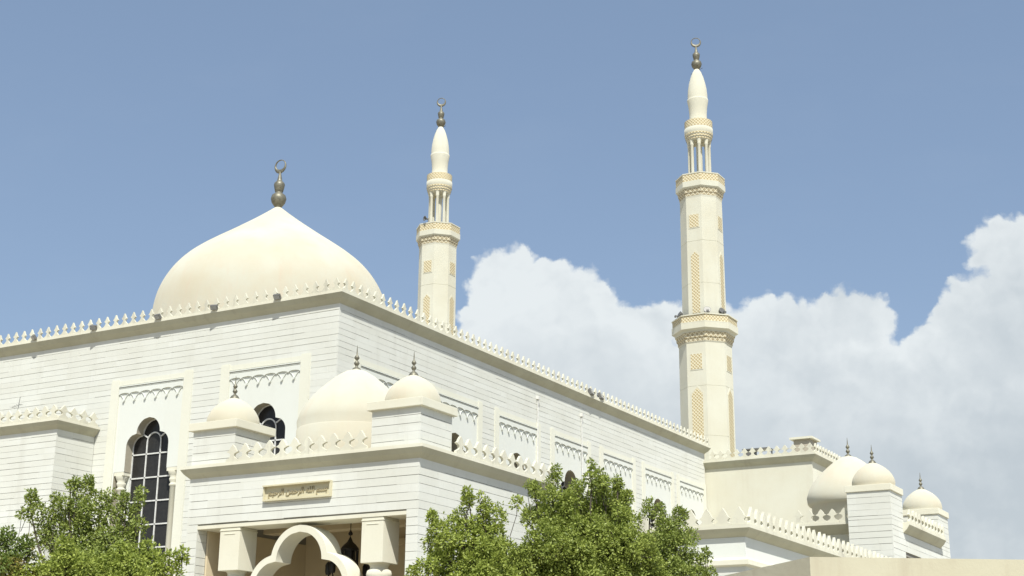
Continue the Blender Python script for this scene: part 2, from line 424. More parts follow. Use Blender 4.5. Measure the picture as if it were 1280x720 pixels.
def cornice(corners, z, o, rise, fas, closed=False):
    """cove (sloping soffit) following wall corners; returns (cove MB, fascia MB). corners: list of (x,y,nx,ny) where n is the diagonal outward offset"""
    cv = MB(); fb = MB()
    n = len(corners)
    for i in range(n-1):
        (x0, y0, a0, b0), (x1, y1, a1, b1) = corners[i], corners[i+1]
        A0 = (x0, y0, z); A1 = (x1, y1, z)
        B0 = (x0+a0*o, y0+b0*o, z+rise); B1 = (x1+a1*o, y1+b1*o, z+rise)
        # slightly curved cove
        m = .30
        Mi = lambda A, B: (A[0]+(B[0]-A[0])*.62, A[1]+(B[1]-A[1])*.62, A[2]+rise*.5)
        M0, M1 = Mi(A0, B0), Mi(A1, B1)
        cv.add([A0, A1, M1, M0, B1, B0], [(0, 1, 2, 3), (3, 2, 4, 5)])
        T0 = (B0[0], B0[1], z+rise+fas); T1 = (B1[0], B1[1], z+rise+fas)
        I0 = (x0-a0*.10, y0-b0*.10, z+rise+fas); I1 = (x1-a1*.10, y1-b1*.10, z+rise+fas)
        J0 = (x0-a0*.10, y0-b0*.10, z); J1 = (x1-a1*.10, y1-b1*.10, z)
        fb.add([B0, B1, T1, T0, I1, I0, J1, J0], [(0, 1, 2, 3), (3, 2, 4, 5), (5, 4, 6, 7)])
    for e, rev in ((0, 0), (n-1, 1)):
        x, y, a, b = corners[e]
        fb.add([(x-a*.1, y-b*.1, z), (x, y, z), (x+a*o*.62, y+b*o*.62, z+rise*.5), (x+a*o, y+b*o, z+rise), (x+a*o, y+b*o, z+rise+fas), (x-a*.1, y-b*.1, z+rise+fas)], [(0, 1, 2, 3, 4, 5)])
    return cv, fb

def small_finial(mb, x, y, z, s=1.0):
    pr = [(.13, 0), (.125, .03), (.09, .09), (.045, .12), (.028, .15), (.05, .18), (.068, .215), (.05, .25), (.026, .28), (.022, .29), (.050, .32), (.062, .35), (.045, .385), (.020, .42), (.014, .50), (.006, .62), (0, .66)]
    return mb.lathe([(r*s, z+h*s) for r, h in pr], x, y, 16)
def big_finial(mb, x, y, z, s=1.0):
    pr = [(.10, 0), (.16, .06), (.27, .22), (.31, .38), (.27, .52), (.17, .60), (.13, .64), (.16, .68), (.20, .86), (.22, .98), (.21, 1.0), (.20, 1.04), (.14, 1.10), (.10, 1.16), (.09, 1.22), (.055, 1.40), (.04, 1.52), (.035, 1.56), (.0, 1.57)]
    return mb.lathe([(r*s, z+h*s) for r, h in pr], x, y, 20)
def crescent(mb, x, y, z, s=1.0, ang=0.):
    """closed crescent ring, thicker at the bottom, standing in a plane turned by ang about z"""
    n = 36; vs = []; q = 8
    ca, sa = math.cos(ang), math.sin(ang)
    for i in range(n):
        a = 2*PI*i/n
        t = (.5-.5*math.sin(a))     # 1 at bottom
        rr = (.018+.072*t**1.6)*s; Rm = (.27 - .045*t)*s
        for k in range(q):
            b = 2*PI*k/q
            rad = Rm + rr*math.cos(b); dep = .035*s*math.sin(b)
            lx = rad*math.cos(a); lz = rad*math.sin(a)
            vs.append((x+lx*ca-dep*sa, y+lx*sa+dep*ca, z+.25*s+lz))
    fs = []
    for i in range(n):
        j = (i+1) % n
        for k in range(q): k2 = (k+1) % q; fs.append((i*q+k, j*q+k, j*q+k2, i*q+k2))
    return mb.add(vs, fs, True)

# ------------------------------------------------------------------ ground
def ground_sheet(name, x0, y0, x1, y1, z, mat):
    mb = MB(); mb.add([(x0, y0, z), (x1, y0, z), (x1, y1, z), (x0, y1, z)], [(0, 1, 2, 3)])
    o = mb.build(name, mat, fixn=False); o['kind'] = 'structure'; return o
ground_sheet('ground', -2500, -2500, 2500, 2500, 0, M['ground'])
ground_sheet('pavement', -30, -12, 40, 45, .004, M['paving'])
ground_sheet('road', -200, -62, 200, -48, .004, M['asphalt'])

# ------------------------------------------------------------------ main hall
HZ = 14.21; HW = -16.8; HL = 29.95
hall = thing('mosque_hall', 'tall white mosque prayer hall with a big pointed cream dome on its roof', 'mosque')
front_c = [-7.72, -2.86]
side_c = [2.65, 7.05, 11.45, 15.8, 20.15, 24.35, 28.2]
PZ0, PZ1 = 3.0, 12.68
holes_f = [(c-1.82, c+1.82, PZ0, 12.6) for c in front_c]
holes_s = [(c-1.75, c+1.75, PZ0, 12.6) for c in side_c]
holes_s[-1] = (holes_s[-1][0], 29.82, PZ0, 12.6)
Ff, Fs = facade('front'), facade('side')
core = MB().box(HW+.05, 1.0, 0, -1.0, HL-.05, HZ)       # inner mass behind the cladding
core.box(HW+.05, .036, 0, front_c[0]-1.82, 1.0, HZ)
core.box(front_c[0]+1.82, .036, 0, front_c[1]-1.82, 1.0, HZ); core.box(front_c[1]+1.82, .036, 0, -.036, 1.0, HZ)
for c in front_c: core.box(c-1.82, .036, 12.6, c+1.82, 1.0, HZ)
ys = [1.0]
for a, b, _, _ in holes_s: ys += [a, b]
ys.append(HL-.05)
for i in range(0, len(ys), 2): core.box(-1.0, ys[i], 0, -.036, ys[i+1], HZ)
for a, b, _, _ in holes_s: core.box(-1.0, a, 12.6, -.036, b, HZ)
core.build('wall_core', M['gap'], hall)
w = MB(); coursed(w, HW, -.004, 0, HZ, holes_f, seed=3); w.build('wall', M['marble'], hall, Ff)
w = MB(); coursed(w, .0, HL, 0, HZ, holes_s, seed=4); w.build('wall', M['marble'], hall, Fs)
MB().box(HW, HL-.05, 0, -.0, HL, HZ).box(HW, 0.04, 0, HW+.05, HL-.05, HZ).build('wall', M['cream'], hall)
def make_window_panel(parent, F, c, half=1.82, cols=True, z_imp=9.52, dd=0.):
    h0 = trefoil(10.35, .52, .42, .52, .42)
    h = lambda z: (1.40 if z < z_imp else h0(z))
    zs = [PZ0, 6.0, z_imp] + slices(z_imp, 10.35, 2)[1:] + slices(10.35, 10.77, 9)[1:] + slices(10.77, 11.29, 12)[1:] + [12.6]
    f = MB(); rvl = MB()
    arch_panel(f, c, c-1.45, c+1.45, PZ0, 12.6, h, zs, -.015, -.33-dd, rvl)
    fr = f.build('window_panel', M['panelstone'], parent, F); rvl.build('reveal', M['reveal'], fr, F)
    s = MB()
    for a, b in ((-half, -1.45), (1.45, half)):
        s.box(c+a, -.06, PZ0, c+b, .035, 12.68); s.box(c+a+.02, -.06, 12.68, c+b-.02, .02, 12.72)
    s.box(c-1.45, -.06, 12.50, c+1.45, .012, 12.66)
    s.build('frame', M['surround'], fr, F)
    # hanging carved trim: two thin rails, a scalloped strip and small drops
    o = MB(); W2 = 1.44
    o.box(c-W2, -.02, 12.440, c+W2, .050, 12.475); o.box(c-W2+.01, -.02, 12.395, c+W2-.01, .028, 12.420)
    n = 6; p = 2*W2/n
    for i in range(n):
        u = c-W2+p*(i+.5)
        pts = [(u-p/2, 12.375), (u-p/2, 12.17)]
        for k in range(9):
            a = PI*(k/8); pts.append((u-p/2*.96*math.cos(a), 12.165+.065*math.sin(a)))
        pts += [(u+p/2, 12.17), (u+p/2, 12.375)]
        o.prism(pts, -.02, .030)
        # tapering drop under the joint between two scallops
    for i in range(n):
        u = c-W2+p*(i+.5)
        for sg in (-1, 1):          # two thin curved ribs running down to a small drop
            P = [(.20, 12.19), (.13, 12.13), (.075, 12.06), (.035, 11.985)]
            for (a, za), (b, zb) in zip(P[:-1], P[1:]):
                o.prism([(u+sg*a, za), (u+sg*(a-.026), za), (u+sg*(b-.026), zb), (u+sg*b, zb)], -.014, .014)
        o.prism([(u-.045, 11.99), (u-.035, 11.945), (u, 11.91), (u+.035, 11.945), (u+.045, 11.99)], -.014, .05)
    o.build('carved_trim', M['panelstone'], fr, F)
    # window proper, set back
    FW = F @ Matrix.Translation((0, -dd, 0)); wb = MB().box(c-1.45, -.42, PZ0, c+1.45, -.36, 12.4); win = wb.build('window', M['glass'], parent, FW)
    m = MB(); wi = .94; t = .022
    def bar(u0, z0, u1, z1, th=t):
        d = Vector((u1-u0, z1-z0)); L = d.length; nrm = Vector((-d.y, d.x))/L*th
        m.prism([(c+u0+nrm.x, z0+nrm.y), (c+u0-nrm.x, z0-nrm.y), (c+u1-nrm.x, z1-nrm.y), (c+u1+nrm.x, z1+nrm.y)], -.355, -.325)
    for z in (10.11, 9.31, 8.52, 7.74, 6.98, 6.2, 5.4, 4.6, 3.8): bar(-wi, z, wi, z)
    for u in (-.305, .305): bar(u, PZ0, u, 10.52)
    prev = None
    for k in range(13):
        a = PI*k/12; q = (-.305*math.cos(a), 10.52+.305*math.sin(a))
        if prev: bar(prev[0], prev[1], q[0], q[1])
        prev = q
    bar(-.27, 10.66, -.52, 10.80); bar(.27, 10.66, .52, 10.80)
    for sg in (-1, 1):
        bar(sg*.93, PZ0, sg*.93, 10.35, .03)
        prev = None
        for k in range(8):
            a = PI/2*k/7; q = (sg*(.52+.41*math.cos(a)), 10.35+.41*math.sin(a))
            if prev: bar(prev[0], prev[1], q[0], q[1])
            prev = q
    prev = None
    for k in range(15):
        a = PI*k/14; q = (-.51*math.cos(a), 10.77+.51*math.sin(a))
        if prev: bar(prev[0], prev[1], q[0], q[1])
        prev = q
    m.build('mullion', M['frame'], win, FW)
    jb = MB().box(c-1.45, -.358, PZ0, c-.955, -.325, z_imp+.3).box(c+.955, -.358, PZ0, c+1.45, -.325, z_imp+.3)
    jb.build('jamb', M['panelstone'], win, FW)
    if cols:
        for sg in (-1, 1):
            q = MB(); cu = c+sg*1.17
            q.lathe([(.115, PZ0), (.115, 8.90), (.15, 8.93), (.15, 8.97), (.115, 9.0), (.115, 9.03), (.155, 9.10), (.155, 9.15), (.13, 9.2), (.17, 9.27), (.205, 9.36), (.205, 9.40)], cu, -.17, 20)
            q.box(cu-.215, -.33, 9.40, cu+.215, -.02, 9.518)
            q.build('column', M['trim'], parent, F)
for c in front_c: make_window_panel(hall, Ff, c)
for c in side_c: make_window_panel(hall, Fs, c, half=1.75, dd=.22)
cv, fb = cornice([(HW, HL, -1, 1), (HW, 0, -1, -1), (0, 0, 1, -1), (0, HL, 1, 1)], HZ, .25, .29, .085)
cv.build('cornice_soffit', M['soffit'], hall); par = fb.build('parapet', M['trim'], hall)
zt = HZ+.29+.085
made = merlon_row(par, ME_HALL, .2, -.2, -16.6, -.2, zt, .41)
merlon_row(par, ME_HALL, .2, -.2, .2, HL+.2, zt, .41, limit=100-made)
MB().box(HW+.1, .1, HZ-.2, -.1, HL-.1, HZ+.12).build('roof', M['roof'], hall)
# main dome
DP = smooth_profile([(4.5, 14.3), (4.53, 15.2), (4.52, 15.9), (4.47, 16.55), (4.36, 17.1), (4.16, 17.6), (3.86, 18.09), (3.47, 18.53), (3.0, 18.92), (2.48, 19.29), (1.96, 19.64), (1.46, 19.99), (.98, 20.33), (.5, 20.69), (.16, 20.96), (0, 21.06)])
DC = (-8.3, 6.75)
dm = MB().lathe(DP, DC[0], DC[1], 96); dome = dm.build('dome', M['dome'], hall)
MB().xf(Matrix()).add([], []); big_finial(fm := MB(), DC[0], DC[1], 20.98, 1.0); fm.build('finial', M['bronze'], dome)
crescent(cm := MB(), DC[0], DC[1], 22.50, .98, R(3)); cm.build('crescent', M['bronze'], dome)
# drain pipes on the long side
for y in (12.93, 16.68):
    MB().tube([(.05, y, 3), (.05, y, 13.7)], .026, 8).box(.0, y-.06, 13.62, .12, y+.06, 13.74).build('drain_pipe', M['pipe'], hall)

# ------------------------------------------------------------------ left wing
wing = thing('side_wing', 'lower white block with battlements at the far left of the hall', 'building')
WX, WY, WZ = -10.13, -1.71, 10.80
MB().box(-19, WY+.036, 0, WX-.036, -.01, WZ).build('wall_core', M['gap'], wing)
w = MB(); coursed(w, -19, WX, 0, WZ, seed=11); w.build('wall', M['marble'], wing, facade('front', 0, WY))
w = MB(); coursed(w, WY+.004, -.02, 0, WZ, seed=12); w.build('wall', M['marble'], wing, facade('side', WX, 0))
cv, fb = cornice([(-19, WY, -1, -1), (WX, WY, 1, -1), (WX, -.03, 1, 0)], WZ, .22, .25, .08)
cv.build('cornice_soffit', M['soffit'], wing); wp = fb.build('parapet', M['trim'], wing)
merlon_row(wp, ME_PORCH, WX+.17, WY-.17, -18.9, WY-.17, WZ+.33, .42)
merlon_row(wp, ME_PORCH, WX+.17, WY-.17, WX+.17, -.1, WZ+.33, .42)
MB().box(-19, WY+.1, WZ-.1, WX-.1, -.02, WZ+.1).build('roof', M['roof'], wing)
an = thing('roof_antenna', 'thin leaning television antenna on the roof of the low left block', 'antenna', (-12.8, -1.2, WZ+.1))
MB().tube([(0, 0, 0), (.16, 0, 1.35)], .008, 6).build('mast', M['cable'], an)
a_ = MB()
for k in range(5): a_.tube([(.02+.02*k, -.0, 1.0+.07*k*0+.0), (.02+.02*k, 0, 1.0)], .004, 5)
a_ = MB().tube([(-.2, .0, 1.0), (.25, .0, 1.08)], .006, 5)
for k in range(5): a_.tube([(-.18+.1*k, -.12, 1.0+.018*k), (-.18+.1*k, .12, 1.0+.018*k)], .004, 5)
a_.build('aerial', M['cable'], an)

# ------------------------------------------------------------------ domed porches
def turret(parent, x0, y0, s=1.42, z0=7.9, z1=8.86, seed=0, dome_s=1.0, oh=.10, rise=0.):
    """square turret; (x0,y0) lower-left corner, in the frame of the parent"""
    t = bpy.data.objects.new('turret', None)
    b = MB().box(x0+.036, y0+.036, z0-.6, x0+s-.036, y0+s-.036, z1)
    tw = b.build('turret', M['gap'], parent)
    w = MB()
    for F, u0, u1 in ((facade('front', 0, y0), x0, x0+s), (facade('side', x0+s, 0), y0+.004, y0+s-.004), (facade('left', x0, 0), y0+.004, y0+s-.004), (facade('back', 0, y0+s), x0, x0+s)):
        q = MB(); coursed(q, u0, u1, z0, z1, seed=seed+int(abs(u0)*7)); q.xf(F); w.add(q.v, q.f)
    w.build('turret_wall', M['marble'], tw)
    cx, cy = x0+s/2, y0+s/2
    c = MB().box(x0-oh, y0-oh, z1, x0+s+oh, y0+s+oh, z1+.21)
    c.build('turret_cap', M['trim'], tw, bevel=.01)
    r = .70*dome_s; zb = z1+.20
    if rise: zb += rise
    prof = smooth_profile(([(r*.97, zb-rise)] if rise else [])+[(r*.98, zb), (r*.995, zb+.10), (r*.965, zb+.22), (r*.89, zb+.34), (r*.77, zb+.46), (r*.61, zb+.57), (r*.44, zb+.655), (r*.28, zb+.72), (r*.15, zb+.76), (.0, zb+.775)], 3)
    d = MB().lathe(prof, cx, cy, 48); d.build('turret_dome', M['dome'], tw)
    small_finial(f := MB(), cx, cy, zb+.745, 1.0); f.build('turret_finial', M['bronze'], tw)
    return tw
def center_dome(parent, cx, cy, zb=7.8, h=8.92, r=1.5, lip=True):
    base = [(r+.015, zb), (r+.015, h-.03), (r+.002, h-.015), (r-.005, h)] if lip else [(r*.90, zb), (r*.90, h-.10), (r*.96, h-.07), (r*.995, h)]
    d = MB().lathe(base+[(r*1.01, h+.2), (r*.965, h+.42), (r*.885, h+.66), (r*.775, h+.88), (r*.645, h+1.09), (r*.50, h+1.29), (r*.345, h+1.48), (r*.20, h+1.62), (r*.10, h+1.67), (0, h+1.68)], cx, cy, 72)
    dd = d.build('dome', M['dome'], parent)
    small_finial(f := MB(), cx, cy, h+1.62, 1.15); f.build('finial', M['bronze'], dd)
    return dd

PX0, PX1, PY, PZ = .51, 7.65, -6.8, 7.60
PYB = -.25
porch = thing('entrance_porch', 'white entrance porch with trefoil arch, inscription and three small domes at front', 'porch')
OL, OR, OZ = .87, 7.32, 6.37
hp = [(OL, OR, 0, OZ)]
MB().box(PX0+.036, PY+.036, OZ, PX1-.036, PY+.75, PZ).box(PX0+.036, PY+.036, 0, OL-.036, PY+.75, OZ-.01).box(OR+.03, PY+.036, 0, PX1-.036, PY+.75, OZ-.01)\
    .box(PX1-.4, PY+.75, 0, PX1-.036, PYB, PZ).box(PX0+.036, PY+.75, 0, PX0+.4, -2.2, PZ).build('wall_core', M['gap'], porch)
w = MB(); coursed(w, PX0, PX1, 0, PZ, hp, seed=21); w.build('wall', M['marble'], porch, facade('front', 0, PY))
w = MB(); coursed(w, PY+.004, PYB, 0, PZ, seed=22); w.build('wall', M['marble'], porch, facade('side', PX1, 0))
# inner face of the left pier and of the lintel
w = MB(); coursed(w, PY+.004, PY+.37, 0, OZ, seed=23); w.build('wall', M['marble'], porch, facade('side', OL, 0))
inn = MB()
inn.box(PX0+.42, PY+.38, 0, OL+.0, -2.3, OZ-.02)           # left inner wall
inn.box(OR, PY+.04, 0, OR+.05, -2.3, OZ)                    # right inner wall
inn.box(OL-.2, -2.3, 0, OR+.2, -2.1, 7.4)                   # back wall
inn.box(OL-.03, PY+.75, 7.05, OR+.1, -2.3, 7.15)            # ceiling
inn.build('interior_wall', M['interior'], porch)
lt = MB().box(OL-.03, PY+.004, OZ-.09, OR+.03, PY+.76, OZ-.002)
lt.build('lintel', M['trim'], porch)
bm_ = MB().box(OL, -4.2, 6.45, OR, -3.75, 7.05).box(OL, PY+.76, 6.42, OR, PY+.95, 7.05)
bm_.build('ceiling_beam', M['interior'], porch)
# door arch on the back wall
AC = 4.17
def trefoil_ring(mb, c, zi, y0, y1, sc=1.0, zlow=0., thick=.165):
    hi = lambda z: (max((.72+math.sqrt(max(.65**2-(z-zi)**2, 0)) if zi < z < zi+.65 else (1.37 if z <= zi else 0)),
                        (math.sqrt(max(.70**2-(z-zi-.65)**2, 0)) if zi+.55 < z < zi+1.35 else 0)))*sc
    T = thick
    ho = lambda z: (max((.72+math.sqrt(max((.65+T)**2-(z-zi)**2, 0)) if zi < z < zi+.65+T else (1.37+T if z <= zi else 0)),
                        (math.sqrt(max((.70+T)**2-(z-zi-.65)**2, 0)) if zi+.5 < z < zi+1.35+T else 0)))*sc
    zs = sorted(set([zlow, zi] + slices(zi, zi+.65, 16) + slices(zi+.65, zi+.65+T, 8) + slices(zi+.65+T, zi+1.35, 12) + slices(zi+1.35, zi+1.35+T, 10)))
    q = lambda *p: mb.add(p, [(0, 1, 2, 3)])
    for a, b in zip(zs[:-1], zs[1:]):
        ia, ib, oa, ob = hi(a+1e-5), hi(b-1e-5), ho(a+1e-5), ho(b-1e-5)
        for sg in (-1, 1):
            for y in (y0, y1): q((c+sg*ia, y, a), (c+sg*oa, y, a), (c+sg*ob, y, b), (c+sg*ib, y, b))
            q((c+sg*oa, y0, a), (c+sg*oa, y1, a), (c+sg*ob, y1, b), (c+sg*ob, y0, b))
            if ia > 1e-4 or ib > 1e-4: q((c+sg*ia, y0, a), (c+sg*ia, y1, a), (c+sg*ib, y1, b), (c+sg*ib, y0, b))
            i2, o2 = hi(b+1e-5), ho(b+1e-5)
            if abs(i2-ib) > 2e-3 and i2 > 0: q((c+sg*ib, y0, b), (c+sg*i2, y0, b), (c+sg*i2, y1, b), (c+sg*ib, y1, b))
            if abs(o2-ob) > 2e-3 and o2 > 0: q((c+sg*ob, y0, b), (c+sg*o2, y0, b), (c+sg*o2, y1, b), (c+sg*ob, y1, b))
trefoil_ring(tr := MB(), AC, 4.70, PY+.02, PY+.62, zlow=3.2); tr.build('trefoil_arch', M['trim'], porch)
trefoil_ring(tr := MB(), AC+.1, 4.85, -2.42, -2.3, zlow=0); tr.build('door_arch', M['interior'], porch)
for xa, xb in ((1.63, 2.27), (6.03, 6.66)):
    c = (xa+xb)/2
    cp = MB().box(xa, PY+.02, 5.20, xb, PY+.70, 6.275).box(xa+.14, PY+.008, 6.10, xb-.14, PY+.03, 6.125)
    cp.box(xa-.015, PY+.005, 6.19, xb+.015, PY+.715, 6.215)
    cb = cp.build('capital', M['trim'], porch, bevel=.008)
    q = MB().lathe([(.34, 0), (.34, .3), (.27, .4), (.24, .6), (.22, 4.3), (.27, 4.4), (.22, 4.5), (.21, 4.75), (.27, 4.84), (.31, 4.93), (.29, 5.03), (.22, 5.08), (.22, 5.14), (.27, 5.20)], c, PY+.36, 28)
    q.build('column', M['trim'], porch)
# inscription
SX0, SX1, SZ0, SZ1 = 3.06, 5.09, 6.87, 7.24
sg_ = MB().box(SX0, PY-.02, SZ0, SX1, PY+.0, SZ1)
sb = sg_.build('inscription_panel', M['plaque'], porch)
e = .05
MB().box(SX0-.03, PY-.125, SZ1-.03, SX1+.03, PY+.0, SZ1+.005).box(SX0-.03, PY-.09, SZ0-.02, SX1+.03, PY+.0, SZ0+.025).box(SX0-.03, PY-.09, SZ0+.025, SX0+.0, PY, SZ1-.03)\
    .box(SX1, PY-.09, SZ0+.025, SX1+.03, PY, SZ1-.03).build('frame', M['plaque'], sb)
def arabic(parent):
    # basmala in presentation forms, written left to right in visual order
    words = ['\uFE91\uFEB4\uFEE2', '\uFE8D\uFEDF\uFEE0\uFEEA', '\uFE8D\uFEDF\uFEAE\uFEA3\uFEE4\uFEE6', '\uFE8D\uFEDF\uFEAE\uFEA3\uFEF4\uFEE2']
    txt = ' '.join(words)[::-1]
    cu = bpy.data.curves.new('lettering', 'FONT'); cu.body = txt; cu.extrude = .012; cu.size = .30; cu.align_x = 'CENTER'; cu.offset = .002
    o = bpy.data.objects.new('lettering', cu); col.objects.link(o)
    bpy.context.view_layer.update()
    dg = bpy.context.evaluated_depsgraph_get()
    me = bpy.data.meshes.new_from_object(o.evaluated_get(dg)); col.objects.unlink(o); bpy.data.objects.remove(o)
    vs = np.array([v.co[:] for v in me.vertices]); lo, hi = vs.min(0), vs.max(0)
    print('TEXT', len(vs), lo, hi)
    sx = (SX1-SX0-.2)/(hi[0]-lo[0]); sz = (SZ1-SZ0-.15)/(hi[1]-lo[1])
    for v in me.vertices:
        x, y, z = v.co
        v.co = (SX0+.1+(x-lo[0])*sx, PY-.03-z, SZ0+.05+(y-lo[1])*sz)
    me.materials.clear(); me.materials.append(M['letter']); 
    t = bpy.data.objects.new('lettering', me); col.objects.link(t); t.parent = parent
M['letter'] = simple('relief_shaded_stone_letters', (.40, .34, .20), .6, .05)  # carved cream stone letters, relief shading painted in as a darker colour
arabic(sb)
cv, fb = cornice([(PX0, -2.2, -1, 1), (PX0, PY, -1, -1), (PX1, PY, 1, -1), (PX1, PYB, 1, 0)], PZ, .20, .235, .08)
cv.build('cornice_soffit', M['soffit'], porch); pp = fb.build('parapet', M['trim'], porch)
ztp = PZ+.315
merlon_row(pp, ME_PORCH, PX0+1.30, PY-.14, PX1-1.42, PY-.14, ztp, .42)
merlon_row(pp, ME_PORCH, PX1+.14, PY+1.36, PX1+.14, PYB, ztp, .42)
MB().box(PX0+.1, PY+.1, PZ-.15, PX1-.1, -2.2, PZ+.15).box(1.2, -2.2, PZ-.15, PX1-.1, PYB, PZ+.15).build('roof', M['roof'], porch)
turret(porch, PX0, PY-.002, z0=ztp, seed=31); turret(porch, PX1-1.42, PY-.002, z0=ztp, seed=33)
center_dome(porch, 4.1, -4.6)

# chandelier in the porch
ch = thing('chandelier', 'black iron mosque lantern hanging behind the trefoil arch', 'chandelier', (4.27, -4.8, 5.3))
MB().tube([(0, 0, 1.75), (0, 0, .75)], .012, 6).lathe([(.0, .86), (.05, .88), (.06, .92), (.03, .97), (.02, 1.0)], 0, 0, 10).build('chain', M['iron'], ch)
MB().lathe([(.23, .52), (.22, .56), (.15, .64), (.08, .70), (.04, .78), (0, .86)], 0, 0, 8).build('lantern_cap', M['iron'], ch)
b_ = MB().lathe([(.2, -.1), (.24, -.05), (.24, -.0), (.2, .02)], 0, 0, 8).lathe([(.2, .48), (.24, .5), (.24, .53), (.18, .55)], 0, 0, 8)
for k in range(8): a = 2*PI*k/8; b_.tube([(.21*math.cos(a), .21*math.sin(a), 0), (.21*math.cos(a), .21*math.sin(a), .5)], .022, 6)
b_.lathe([(.12, .02), (.12, .48)], 0, 0, 8)
b_.build('lantern_body', M['iron'], ch)
for k in range(6):
    a = 2*PI*k/6+.3; ca, sa = math.cos(a), math.sin(a)
    m_ = MB().tube([(.1*ca, .1*sa, -.25), (.3*ca, .3*sa, -.38), (.5*ca, .5*sa, -.3), (.56*ca, .56*sa, -.12)], .02, 6)
    m_.lathe([(.07, -.12), (.09, -.05), (.09, .12), (.05, .18), (0, .22)], .56*ca, .56*sa, 6); m_.build('arm', M['iron'], ch)
MB().lathe([(.0, -.6), (.05, -.5), (.12, -.3), (.18, -.1)], 0, 0, 10).build('lantern_base', M['iron'], ch)

# ------------------------------------------------------------------ low wing in front on the right
LX0, LX1, LY0, LY1 = 11.6, 14.30, -3.0, 9.6
LZ = 5.80
low = thing('low_annex', 'low white flat roofed annex with tall battlements behind the tan yard wall', 'building')
MB().box(LX0, LY0+.036, 0, LX1-.036, LY1, LZ-.02).build('wall_core', M['gap'], low)
w = MB(); coursed(w, LX0, LX1, 0, 5.12, seed=41, pitch=.21); w.build('wall', M['marble'], low, facade('front', 0, LY0))
w = MB(); coursed(w, LY0+.004, LY1, 0, 5.12, seed=42, pitch=.21); w.build('wall', M['marble'], low, facade('side', LX1, 0))
fr = MB().box(LX0, LY0-.01, 5.33, LX1+.01, LY0+.2, LZ).box(LX1-.2, LY0+.2, 5.33, LX1+.01, LY1, LZ); fr.build('frieze', M['panelstone'], low)
lg = MB()
def ledge_ring(mb, x0, x1, y0, y1, zs):
    """horizontal moulding profile [(offset, z)...] along front (y0) and side (x1)"""
    P = zs
    for (o0, z0), (o1, z1) in zip(P[:-1], P[1:]):
        mb.add([(x0, y0-o0, z0), (x1+o0, y0-o0, z0), (x1+o1, y0-o1, z1), (x0, y0-o1, z1)], [(0, 1, 2, 3)])
        mb.add([(x1+o0, y0-o0, z0), (x1+o0, y1, z0), (x1+o1, y1, z1), (x1+o1, y0-o1, z1)], [(0, 1, 2, 3)])
ledge_ring(lg, LX0, LX1, LY0, LY1, [(0, 5.12), (.10, 5.16), (.10, 5.27), (.012, 5.335)]); lg.build('ledge', M['trim'], low)
cv, fb = cornice([(LX0, LY0, 0, -1), (LX1, LY0, 1, -1), (LX1, LY1, 1, 0)], LZ, .20, .19, .08)
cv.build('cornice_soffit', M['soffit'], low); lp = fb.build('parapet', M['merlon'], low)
merlon_row(lp, ME_LOW, LX1+.14, LY0-.14, LX0, LY0-.14, LZ+.27, .42)
merlon_row(lp, ME_LOW, LX1+.14, LY0-.14, LX1+.14, LY1, LZ+.27, .42)
MB().box(LX0, LY0+.1, LZ-.1, LX1-.1, LY1, LZ+.12).build('roof', M['roof'], low)

# ------------------------------------------------------------------ side porch (east)
EX1 = 14.03; EY0 = 10.97; EY1 = 18.6
ep = thing('side_porch', 'domed side porch with two square turrets beyond the low annex at right', 'porch')
MB().box(11.3, EY0+.65, 0, 12.66, EY0+.75, PZ).box(12.66, EY0+.036, 0, EX1-.036, EY0+1.38, PZ+.3)\
    .box(EX1-.5, EY0+1.38, 6.9, EX1-.036, EY1-1.42, PZ).box(12.66, EY1-1.38, 0, EX1-.036, EY1-.036, PZ+.3).build('wall_core', M['gap'], ep)
w = MB(); coursed(w, EX1-1.42, EX1, 0, 7.95, seed=51); w.build('wall', M['marble'], ep, facade('front', 0, EY0))
w = MB(); coursed(w, EY0+.004, EY1, 0, 7.62, [(EY0+1.45, EY1-1.45, 0, 6.9)], seed=52)
q = MB(); coursed(q, EY0+.004, EY0+1.42, 7.62, 7.95, seed=53); w.add(q.v, q.f)
q = MB(); coursed(q, EY1-1.42, EY1, 7.62, 7.95, seed=53); w.add(q.v, q.f)
w.build('wall', M['marble'], ep, Fs @ Matrix.Translation((0, EX1, 0)))
w = MB(); coursed(w, EY0+.004, EY0+1.42, 0, 7.95, seed=57); w.build('wall', M['marble'], ep, facade('left', EX1-1.42, 0))
MB().box(10.98, EY0+.62, 0, 12.62, EY0+.66, 7.62).build('wall', M['cream'], ep)
MB().box(11.0, EY0+1.5, 0, 11.2, EY1-.2, 7.5).box(11.2, EY0+.76, 7.1, EX1-.5, EY1-.3, 7.25).build('interior_wall', M['interior'], ep)
cv, fb = cornice([(EX1, EY0+1.30, 1, 0), (EX1, EY1-1.42, 1, 0)], 7.63, .22, .26, .08)
cv2, fb2 = cornice([(10.98, EY0+1.9, -1, 0), (10.98, EY0+.62, -1, -1), (12.62, EY0+.62, 0, -1)], 7.60, .42, .28, .08)
cv.add(cv2.v, cv2.f); fb.add(fb2.v, fb2.f)
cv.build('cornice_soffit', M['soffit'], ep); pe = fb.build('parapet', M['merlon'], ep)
merlon_row(pe, ME_PORCH, EX1+.16, EY0+1.42, EX1+.16, EY1-1.42, 7.97, .42)
merlon_row(pe, ME_PORCH, 10.66, EY0+.26, EX1-1.42, EY0+.26, 7.96, .42)
MB().box(11.1, EY0+.7, 7.45, EX1-.1, EY1-.1, 7.75).build('roof', M['roof'], ep)
turret(ep, EX1-1.42, EY0-.002, z0=7.95, seed=54, oh=.045, dome_s=1.0, rise=.06); turret(ep, EX1-1.42, EY1-1.42+.002, z0=7.95, seed=56, oh=.045, dome_s=1.0, rise=.06)
center_dome(ep, 11.60, 14.8, h=9.06, lip=False)

